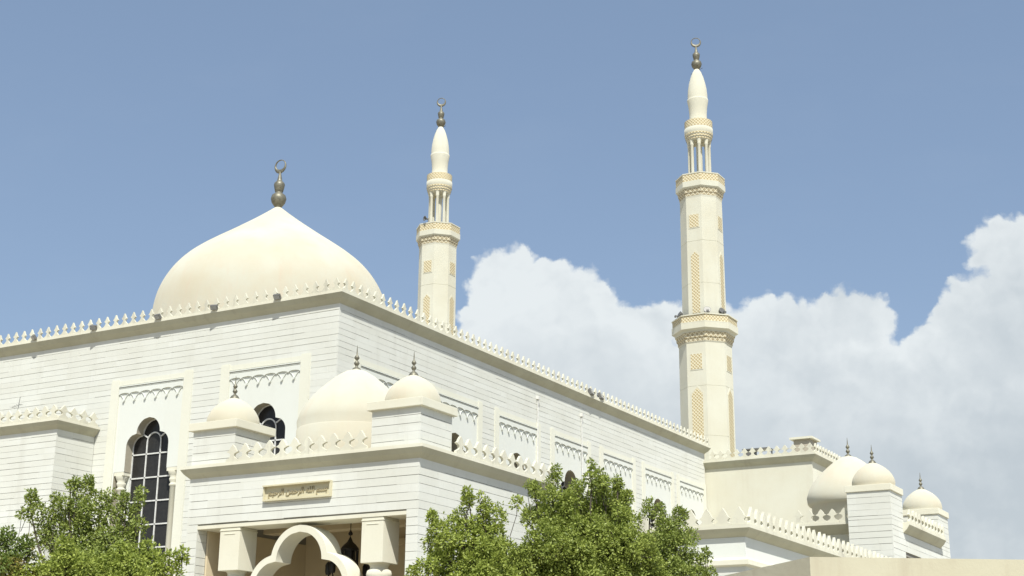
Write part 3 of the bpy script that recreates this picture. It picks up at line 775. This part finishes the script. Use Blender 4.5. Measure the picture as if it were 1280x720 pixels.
# ------------------------------------------------------------------ cream rear block
rb = thing('rear_block', 'plain cream plastered block behind the hall with pierced battlements on top', 'building')
BZ = 13.44
MB().box(-3.6, 30.02, 0, 5.36, 37, BZ).build('wall', M['cream'], rb)
cv, fb = cornice([(-.02, 30.02, 0, -1), (5.36, 30.02, 1, -1), (5.36, 37, 1, 0)], BZ, .26, .30, .09)
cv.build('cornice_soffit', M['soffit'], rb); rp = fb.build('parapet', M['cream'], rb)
merlon_row(rp, ME_PORCH, 5.56, 29.82, .3, 29.82, BZ+.39, .42)
merlon_row(rp, ME_PORCH, 5.56, 29.82, 5.56, 36.9, BZ+.39, .42)
sbx = MB().box(3.98, 31.6, BZ, 4.82, 32.6, 14.84); sh = sbx.build('stair_hut', M['roof'], rb)
MB().box(3.82, 31.45, 14.84, 4.96, 32.75, 14.94).build('hut_roof', M['trim'], sh)
wt = thing('roof_tank_cabinet', 'dark metal cabinet under a thin shelf on the rear block roof', 'cabinet', (2.2, 31.0, BZ))
MB().box(-.45, -.3, 0, .0, .3, .92).build('cabinet_body', M['lamp'], wt)
MB().box(-.52, -.35, .92, .85, .35, .98).build('shelf', M['lamp'], wt)
MB().box(.75, -.3, 0, .8, -.25, .92).box(.75, .25, 0, .8, .3, .92).build('shelf_leg', M['lamp'], wt)

# ------------------------------------------------------------------ minarets
def octface(mb, Rc, z0, z1, hw, k, out, pointed=False, cx=0, cy=0):
    """panel on octagon face k (0:+X, 6:-Y ...), apothem based"""
    ap = Rc*math.cos(PI/8)+out; a = k*PI/4
    n = Vector((math.cos(a), math.sin(a), 0)); t = Vector((-n.y, n.x, 0))
    pts = [(-hw, z0), (hw, z0), (hw, z1)]
    if pointed: pts += [(0, z1+hw*1.1)]
    pts += [(-hw, z1)]
    f = [n*ap+t*u+Vector((0, 0, z)) for u, z in pts]
    b = [p-n*(.06) for p in f]
    m = len(f); mb.add(f+b, [tuple(range(m))]+[(i, (i+1) % m, (i+1) % m+m, i+m) for i in range(m)])
def joints(r0, z0, r1, z1, step):
    out = [(r0, z0)]; z = z0+step
    while z < z1-.3:
        r = r0+(r1-r0)*(z-z0)/(z1-z0); out += [(r, z-.012), (r-.012, z-.006), (r-.012, z+.006), (r-.001, z+.012)]; z += step
    return out+[(r1, z1)]
def make_minaret(x, y, label):
    m = thing('minaret', label, 'minaret', (x, y, 0), 0, 'twin minarets')
    sh = MB().octo(joints(1.38, 0, 1.35, 20.2, 2.55)).build('shaft', M['cream'], m)
    mid = MB().octo(joints(1.13, 21.0, 1.10, 28.2, 2.3)).build('shaft', M['cream'], m)
    # lower balcony
    bal = MB().octo([(1.36, 20.1), (1.385, 20.15), (1.40, 20.32), (1.45, 20.36), (1.47, 20.52), (1.53, 20.62), (1.56, 20.70), (1.70, 20.78), (1.70, 21.08), (1.10, 21.08)]).build('balcony', M['cream'], m)
    def band(prof, mat, par, name):
        o = MB().octo(prof).build(name, mat, par); local_uv(o); return o
    band([(1.39, 20.16), (1.412, 20.32), (1.462, 20.37), (1.48, 20.51), (1.54, 20.61)], M['corbel'], bal, 'corbel')
    rl = MB()
    rl.octo([(1.655, 21.08), (1.655, 21.47), (1.54, 21.47), (1.54, 21.08)]); r = rl.build('railing', M['lattice'], bal); local_uv(r)
    MB().octo([(1.70, 21.47), (1.70, 21.53), (1.54, 21.53), (1.54, 21.47)]).octo([(1.70, 21.085), (1.70, 21.13), (1.54, 21.13), (1.54, 21.085)]).build('handrail', M['cream'], bal)
    # upper balcony
    b2 = MB().octo([(1.10, 28.0), (1.12, 28.1), (1.135, 28.24), (1.17, 28.28), (1.185, 28.42), (1.22, 28.5), (1.31, 28.58), (1.31, 28.88), (.5, 28.88)]).build('balcony', M['cream'], m)
    band([(1.125, 28.11), (1.147, 28.24), (1.182, 28.29), (1.197, 28.41), (1.23, 28.49)], M['corbel'], b2, 'corbel')
    rl = MB().octo([(1.29, 28.88), (1.29, 29.27), (1.19, 29.27), (1.19, 28.88)]); r = rl.build('railing', M['lattice'], b2); local_uv(r)
    MB().octo([(1.31, 29.27), (1.31, 29.33), (1.17, 29.33), (1.17, 29.27)]).build('handrail', M['cream'], b2)
    # colonnade
    for k in range(8):
        a = PI/4*k+PI/8; cx, cy = .53*math.cos(a), .53*math.sin(a)
        MB().lathe([(.10, 28.88), (.10, 29.0), (.085, 29.05), (.078, 31.15), (.10, 31.2), (.10, 31.24), (.085, 31.27), (.12, 31.42), (.12, 31.5)], cx, cy, 12).build('column', M['trim'], m)
    MB().octo([(.16, 28.88), (.16, 31.5)]).build('core_post', M['trim'], m)
    ud = MB().lathe([(.60, 31.45), (.66, 31.5), (.66, 31.58), (.70, 31.62), (.70, 31.72), (.74, 31.76), (.74, 31.86), (.76, 31.92), (.76, 32.18), (.73, 32.2), (.73, 32.58), (.70, 32.62), (.5, 32.62)], 0, 0, 32, True).build('gallery', M['cream'], m)
    n = 32
    for (rr, z0, z1) in ((.745, 32.2, 32.6), (.712, 31.62, 31.72), (.672, 31.5, 31.58), (.752, 31.77, 31.86)):
        o = MB(); 
        for i in range(n):
            a0 = 2*PI*i/n; o.v += [(rr*math.cos(a0), rr*math.sin(a0), z0), (rr*math.cos(a0), rr*math.sin(a0), z1)]
            j = (i+1) % n; o.f.append((2*i, 2*j, 2*j+1, 2*i+1)); o.sm.append(True)
        ob = o.build('lattice_band', M['lattice'], ud)
        me = ob.data; uv = me.uv_layers.new(name='UVMap')
        for p in me.polygons:
            for li in p.loop_indices:
                q = me.vertices[me.loops[li].vertex_index].co
                aa = math.atan2(q.y, q.x)
                if aa < -PI+1e-3 and p.center.y > 0: aa += 2*PI
                uv.data[li].uv = (aa*.74, q.z)
    MB().lathe([(.5, 32.6), (.465, 32.8), (.465, 33.1), (.50, 33.5), (.565, 33.86), (.565, 33.93), (.52, 33.95)], 0, 0, 32).build('neck', M['trim'], m)
    sp = MB().lathe([(.53, 33.94), (.53, 34.2), (.50, 34.55), (.44, 34.9), (.35, 35.25), (.24, 35.55), (.13, 35.74), (.08, 35.8), (0, 35.82)], 0, 0, 36).build('spire', M['trim'], m)
    big_finial(f := MB(), 0, 0, 35.72, .93); f.build('finial', M['bronze'], sp)
    crescent(c := MB(), 0, 0, 37.14, .98, R(22)); c.build('crescent', M['bronze'], sp)
    MB().tube([(-.35, 0, 35.55), (.35, 0, 35.78)], .012, 5).build('lightning_rod', M['cable'], sp)
    # lattice windows on the four axis faces
    for k in (0, 2, 4, 6):
        for (Rc, z0, z1, hw, pt) in ((1.36, 18.72, 19.5, .30, 0), (1.365, 13.6, 17.45, .29, 1), (1.115, 26.35, 27.05, .26, 0), (1.12, 21.7, 24.8, .21, 1)):
            a = MB(); octface(a, Rc+.03, z0-.05, z1+.05, hw+.05, k, -.02, pt); fo = a.build('window', M['cream'], m)
            b = MB(); octface(b, Rc+.03, z0, z1, hw, k, -.012, pt); go = b.build('lattice_screen', M['lattice'], fo); local_uv(go)
    return m
MR = (-.62, 32.05); ML = (-17.15, 32.1)
make_minaret(*MR, 'nearer right minaret with three floodlights on its lower balcony')
make_minaret(*ML, 'smaller looking left minaret between the dome and the clouds')

# ------------------------------------------------------------------ floodlights and loudspeaker
def floodlight(x, y, z, rz, label, tilt=35, s=1.0, group='floodlights on the roof edge', rnd=False):
    t = thing('floodlight', label, 'floodlight', (x, y, z), rz, group)
    tm = Matrix.Translation((0, -.07*s, .10*s)) @ Matrix.Rotation(R(tilt), 4, 'X') @ Matrix.Scale(s, 4)
    if rnd:
        b = MB().lathe([(.05, .16), (.11, .10), (.14, 0), (.15, -.02), (.13, -.02)], 0, 0, 16); b.xf(Matrix.Rotation(R(90), 4, 'X'))
        g_ = MB().lathe([(0, -.012), (.13, -.012)], 0, 0, 16); g_.xf(Matrix.Rotation(R(90), 4, 'X'))
    else:
        b = MB().box(-.17, -.06, -.12, .17, .06, .12).box(-.12, .06, -.08, .12, .10, .08); g_ = MB().box(-.145, -.066, -.095, .145, -.061, .095)
    b.build('housing', M['lamp'], t, tm, bevel=.01); g_.build('lens', M['lampglass'], t, tm)
    MB().box(-.015*s, -.08*s, .02*s, .015*s, .10*s, .045*s).tube([(0, -.07*s, .03*s), (0, -.07*s, .10*s)], .015*s, 6).box(-.05*s, .06*s, -.03*s, .05*s, .12*s, .05*s).build('bracket', M['lamp'], t)
    return t
for x, lab in ((-13.28, 'leftmost floodlight on the hall cornice, above the low left block'), (-10.39, 'floodlight on the hall cornice left of the dome, second from left'),
               (-7.38, 'floodlight on the hall cornice at the left foot of the dome'), (-4.93, 'floodlight on the hall cornice in front of the left part of the dome'), (-2.28, 'floodlight on the hall cornice in front of the dome, nearest the corner')):
    floodlight(x, -.27, HZ+.37, R(random.uniform(-25, 25)), lab, 40, .72)
for y, lab in ((17.2, 'floodlight among the battlements of the long side, nearer one of the pair'), (18.1, 'floodlight among the battlements of the long side, farther one of the pair')):
    floodlight(.14, y, HZ+.42, R(100), lab, -20, 1.1)
for (px, lab) in ((861, 'left spotlight on the lower balcony of the right minaret'), (894, 'middle spotlight on the lower balcony of the right minaret'), (906.5, 'right spotlight on the lower balcony of the right minaret')):
    az = {861: -133, 894: -62, 906.5: -28}[px]; rr = 1.5
    a = R(az); tx, ty = MR[0]+rr*math.cos(a), MR[1]+rr*math.sin(a)
    floodlight(tx, ty, 21.62, a+PI/2+PI, lab, 25, 1.3, 'spotlights on the right minaret', rnd=True)
ls = thing('loudspeaker', 'grey horn loudspeaker on the upper balcony of the left minaret', 'loudspeaker', (ML[0]+.02, ML[1]-1.12, 29.33), R(-25))
MB().lathe([(.06, .0), (.07, .12), (.12, .25), (.24, .38), (.25, .39), (.20, .37), (.05, .15)], 0, 0, 18).xf(Matrix.Translation((0, -.02, .22)) @ Matrix.Rotation(R(90), 4, 'X') @ Matrix.Scale(.62, 4)).build('horn', M['lamp'], ls)
MB().tube([(0, 0, 0), (0, 0, .28)], .025, 6).build('bracket', M['lamp'], ls)

# ------------------------------------------------------------------ yard wall in front
yw = thing('yard_wall', 'tan rendered yard wall with a corner at the lower right', 'wall', (21.79, -21.14, 0))
a_ = Vector((1.83, 1.14, 0)).normalized(); b_ = Vector((-.96, .93, 0)).normalized()
na = Vector((-a_.y, a_.x, 0)); nb = Vector((b_.y, -b_.x, 0)); th = .22
inner = (a_+b_).normalized()*(th/abs((a_+b_).normalized().dot(na)))
def seg(d, n, L, h):
    v = [Vector((0, 0, 0)), d*L, d*L+n*th, inner]
    return MB().add([(p.x, p.y, 0) for p in v]+[(p.x, p.y, h) for p in v], [(0, 3, 2, 1), (4, 5, 6, 7), (0, 1, 5, 4), (1, 2, 6, 5), (2, 3, 7, 6), (3, 0, 4, 7)])
seg(a_, na, 16, 3.2).build('wall_length', M['yardwall'], yw)
seg(b_, nb, 7, 3.2).build('wall_length', M['yardwall'], yw)

# ------------------------------------------------------------------ trees
def tree(name, label, base, lobes, leafmat, seed, tufts=300, sprigs=(), group='trees in front of the mosque', leaf=1.0, dens=21000):
    """lobes: list of (centre Vector, rx(horizontal), rz) in world space"""
    rng = np.random.default_rng(seed); rnd = random.Random(seed)
    t = thing(name, label, 'tree', base, 0, group)
    B = Vector(base)
    zmean = sum(l[0].z for l in lobes)/len(lobes)
    fork = Vector((0, 0, max(1.2, zmean-B.z-2.0)))
    tk = MB()
    tk.tube([(0, 0, -.1), (.04, .02, .5), (-.05, .03, fork.z*.6), fork], [.24, .19, .15, .13], 12)
    br = MB(); cents = []; vols = []
    for c, rx, rz in lobes:
        L = c-B
        mid = fork.lerp(L, .5)+Vector((rnd.uniform(-.2, .2), rnd.uniform(-.2, .2), -.15))
        r0 = .035+.05*min(rx, 1)
        br.tube([fork-Vector((0, 0, .2)), fork.lerp(mid, .5)+Vector((0, 0, -.05)), mid, mid.lerp(L, .6)+Vector((rnd.uniform(-.1, .1), 0, .05)), L+Vector((0, 0, rz*.3))], [.06, .045, r0*.7, r0*.4, .008], 8)
        vols.append(rx*rx*rz)
    vols = np.array(vols)**.72; vols /= vols.sum()
    CL = []
    for i, (c, rx, rz) in enumerate(lobes):
        k = max(2, int(tufts*vols[i]))
        L = np.array(c-B)
        d = rng.normal(size=(k, 3)); d /= np.linalg.norm(d, axis=1)[:, None]
        rc = np.minimum(rng.uniform(.09, .215, size=k), .6*min(rx, rz)+.02)
        rad = rng.uniform(.10, 1.0, size=k)**.45
        p = L+d*rad[:, None]*np.maximum(np.array([[rx, rx, rz]])-rc[:, None]*.55, .02)
        keep = []
        for q_, (pt, r_) in enumerate(zip(p, rc)):      # keep the clumps apart so that gaps stay between them
            ok = all(((pt-a)**2).sum() > (.80*(r_+b))**2 for a, b in CL[-260:])
            if ok: CL.append((pt, r_)); keep.append(q_)
        for q_ in keep:
            tk2 = Vector(p[q_]); s = Vector(L)*.45+tk2*.55-Vector((0, 0, .08))
            br.tube([Vector(L)-Vector((0, 0, .1)), s, tk2], [.012, .008, .004], 4)
    for s in sprigs:
        q = np.array(s-B); CL.append((q, rng.uniform(.06, .095)))
        br.tube([Vector(q)-Vector((rnd.uniform(-.1, .1), .05, .55)), Vector(q)-Vector((0, 0, .2)), Vector(q)], [.007, .005, .003], 4)
    C0 = np.array([a for a, b in CL]); R0 = np.array([b for a, b in CL])
    cnt = (R0**2*dens).astype(int)+14
    idx = np.repeat(np.arange(len(C0)), cnt); n = len(idx)
    e = rng.normal(size=(n, 3)); e[:, 2] += .35; e /= np.linalg.norm(e, axis=1)[:, None]
    lump = 1+.28*np.sin(e[:, 0]*5+R0[idx]*90)*np.sin(e[:, 1]*5+R0[idx]*60)+.12*rng.normal(size=n)
    p = C0[idx]+e*(R0[idx]*lump*rng.uniform(.35, 1.0, size=n)**.38)[:, None]*np.array([1, 1, 1.15])
    ax = e*.75+rng.normal(size=(n, 3))*.55; ax[:, 2] -= .12; ax /= np.linalg.norm(ax, axis=1)[:, None]
    nm = e*1.2+rng.normal(size=(n, 3))*.42+np.array([0, 0, .3]); wv = np.cross(ax, nm); wv /= np.linalg.norm(wv, axis=1)[:, None]+1e-6
    ll = rng.uniform(.036, .066, size=n)[:, None]*leaf; ww = ll*.26
    V = np.stack([p, p+ax*ll*.45+wv*ww, p+ax*ll, p+ax*ll*.45-wv*ww], 1).reshape(-1, 3).astype(np.float32)
    print("TREE", len(CL), n)
    nq = len(V)//4
    me = bpy.data.meshes.new('foliage'); me.vertices.add(len(V)); me.vertices.foreach_set('co', V.ravel())
    me.loops.add(nq*4); me.loops.foreach_set('vertex_index', np.arange(nq*4, dtype=np.int32))
    me.polygons.add(nq); me.polygons.foreach_set('loop_start', np.arange(0, nq*4, 4, dtype=np.int32)); me.polygons.foreach_set('loop_total', np.full(nq, 4, dtype=np.int32))
    me.update(calc_edges=True); me.materials.append(leafmat)
    cr = bpy.data.objects.new('crown', me); col.objects.link(cr); cr.parent = t
    tk.build('trunk', M['bark'], t); br.build('branches', M['bark'], t)
    return t
def lob(px, py, r, D, rz=None):            # a lobe seen at a bearing, at distance D, radius given in frame px
    s = D/F_PX; return (at(px, py, D), r*s, (rz if rz else r)*s)
Dm = 24.5
def basept(px, D): p = at(px, 800, D); return (p.x, p.y, 0)
tree('tree', 'large dense green tree at centre in front of the long side wall', basept(735, Dm),
     [lob(735,700,62,Dm), lob(694,692,44,Dm-.6), lob(775,695,42,Dm-.4), lob(700,645,36,Dm), lob(745,640,42,Dm+.4), lob(772,652,30,Dm), lob(672,640,20,Dm+.3), lob(690,607,13,Dm), lob(668,615,12,Dm),
      lob(740,600,12,Dm,18), lob(757,606,14,Dm), lob(772,612,9,Dm), lob(722,612,12,Dm), lob(785,626,12,Dm), lob(664,650,14,Dm), lob(655,706,24,Dm-.8), lob(800,688,24,Dm-.5), lob(735,740,80,Dm), lob(670,740,55,Dm), lob(790,735,50,Dm)],
     M['leaf_mid'], 5, 2300, [at(695,588,Dm), at(739,580,Dm), at(741,590,Dm), at(697,596,Dm), at(771,601,Dm), at(771,608,Dm), at(660,606,Dm), at(750,592,Dm), at(782,621,Dm)])
tree('tree', 'lower green tree left of the large centre tree by the porch corner', basept(590, Dm-1.5),
     [lob(592,700,42,Dm-1.5), lob(560,690,32,Dm-1.5), lob(616,698,29,Dm-1.2), lob(580,650,22,Dm-1.5), lob(552,665,20,Dm-1.5), lob(618,655,20,Dm-1.3), lob(586,630,9,Dm-1.5,12), lob(604,640,9,Dm-1.5), lob(540,650,9,Dm-1.5),
      lob(532,712,18,Dm-1.8), lob(600,740,60,Dm-1.5), lob(550,740,35,Dm-1.5)],
     M['leaf_light'], 6, 1300, [at(584,617,Dm-1.5), at(585,624,Dm-1.5), at(601,622,Dm-1.5), at(609,630,Dm-1.5), at(606,638,Dm-1.5), at(515,716,Dm-1.8), at(541,645,Dm-1.5), at(646,628,Dm-1.4)])
tree('tree', 'dark leafy tree right of the large centre tree before the low annex', basept(850, Dm+1),
     [lob(838,665,20,Dm+1), lob(850,650,12,Dm+1), lob(826,645,10,Dm+1), lob(812,640,9,Dm+1), lob(862,668,11,Dm+1), lob(850,690,24,Dm+.8), lob(872,698,13,Dm+.8), lob(820,690,28,Dm+.8), lob(835,725,40,Dm+.8), lob(875,722,20,Dm+.8)],
     M['leaf_dark'], 7, 560, [at(848,641,Dm+1), at(856,645,Dm+1), at(882,690,Dm+.8), at(884,697,Dm+.8), at(811,631,Dm+1), at(826,634,Dm+1)])
Dl = 23.5
tree('tree', 'dark green open crowned tree at left in front of the tall window', basept(110, Dl),
     [lob(50,640,17,Dl), lob(38,643,10,Dl), lob(57,665,14,Dl), lob(72,650,16,Dl), lob(95,625,14,Dl), lob(100,645,22,Dl), lob(112,660,22,Dl), lob(125,640,17,Dl), lob(137,630,9,Dl,13), lob(150,645,17,Dl), lob(158,628,9,Dl), lob(160,665,20,Dl),
      lob(178,655,10,Dl), lob(130,680,24,Dl), lob(100,690,20,Dl), lob(120,730,60,Dl), lob(60,655,16,Dl), lob(48,665,12,Dl), lob(88,655,18,Dl), lob(84,635,12,Dl), lob(145,665,18,Dl), lob(120,620,12,Dl), lob(88,608,6,Dl), lob(75,672,14,Dl), lob(155,690,18,Dl)],
     M['leaf_dark'], 8, 1150, [at(39,620,Dl), at(40,627,Dl), at(69,623,Dl), at(70,632,Dl), at(94,604,Dl), at(95,610,Dl), at(111,602,Dl), at(109,609,Dl), at(137,620,Dl), at(155,622,Dl), at(176,615,Dl), at(174,625,Dl), at(27,643,Dl), at(57,680,Dl), at(168,640,Dl)])
Dn = 21.0
tree('tree', 'light green bushy tree along the bottom left edge', basept(130, Dn),
     [lob(82,700,24,Dn), lob(60,715,28,Dn), lob(110,715,26,Dn), lob(150,710,26,Dn), lob(185,715,22,Dn), lob(215,712,18,Dn), lob(228,700,7,Dn), lob(140,745,60,Dn), lob(175,688,10,Dn), lob(35,722,20,Dn)],
     M['leaf_light'], 9, 900, [at(185,684,Dn), at(228,692,Dn), at(78,676,Dn), at(150,684,Dn)])
tree('tree', 'small yellow tipped tree in the bottom left corner', basept(-10, Dn),
     [lob(8,685,17,Dn), lob(-15,690,22,Dn), lob(20,700,15,Dn), lob(33,690,9,Dn), lob(5,720,34,Dn)],
     M['leaf_yellow'], 10, 330, [at(10,668,Dn), at(3,672,Dn), at(33,680,Dn)])
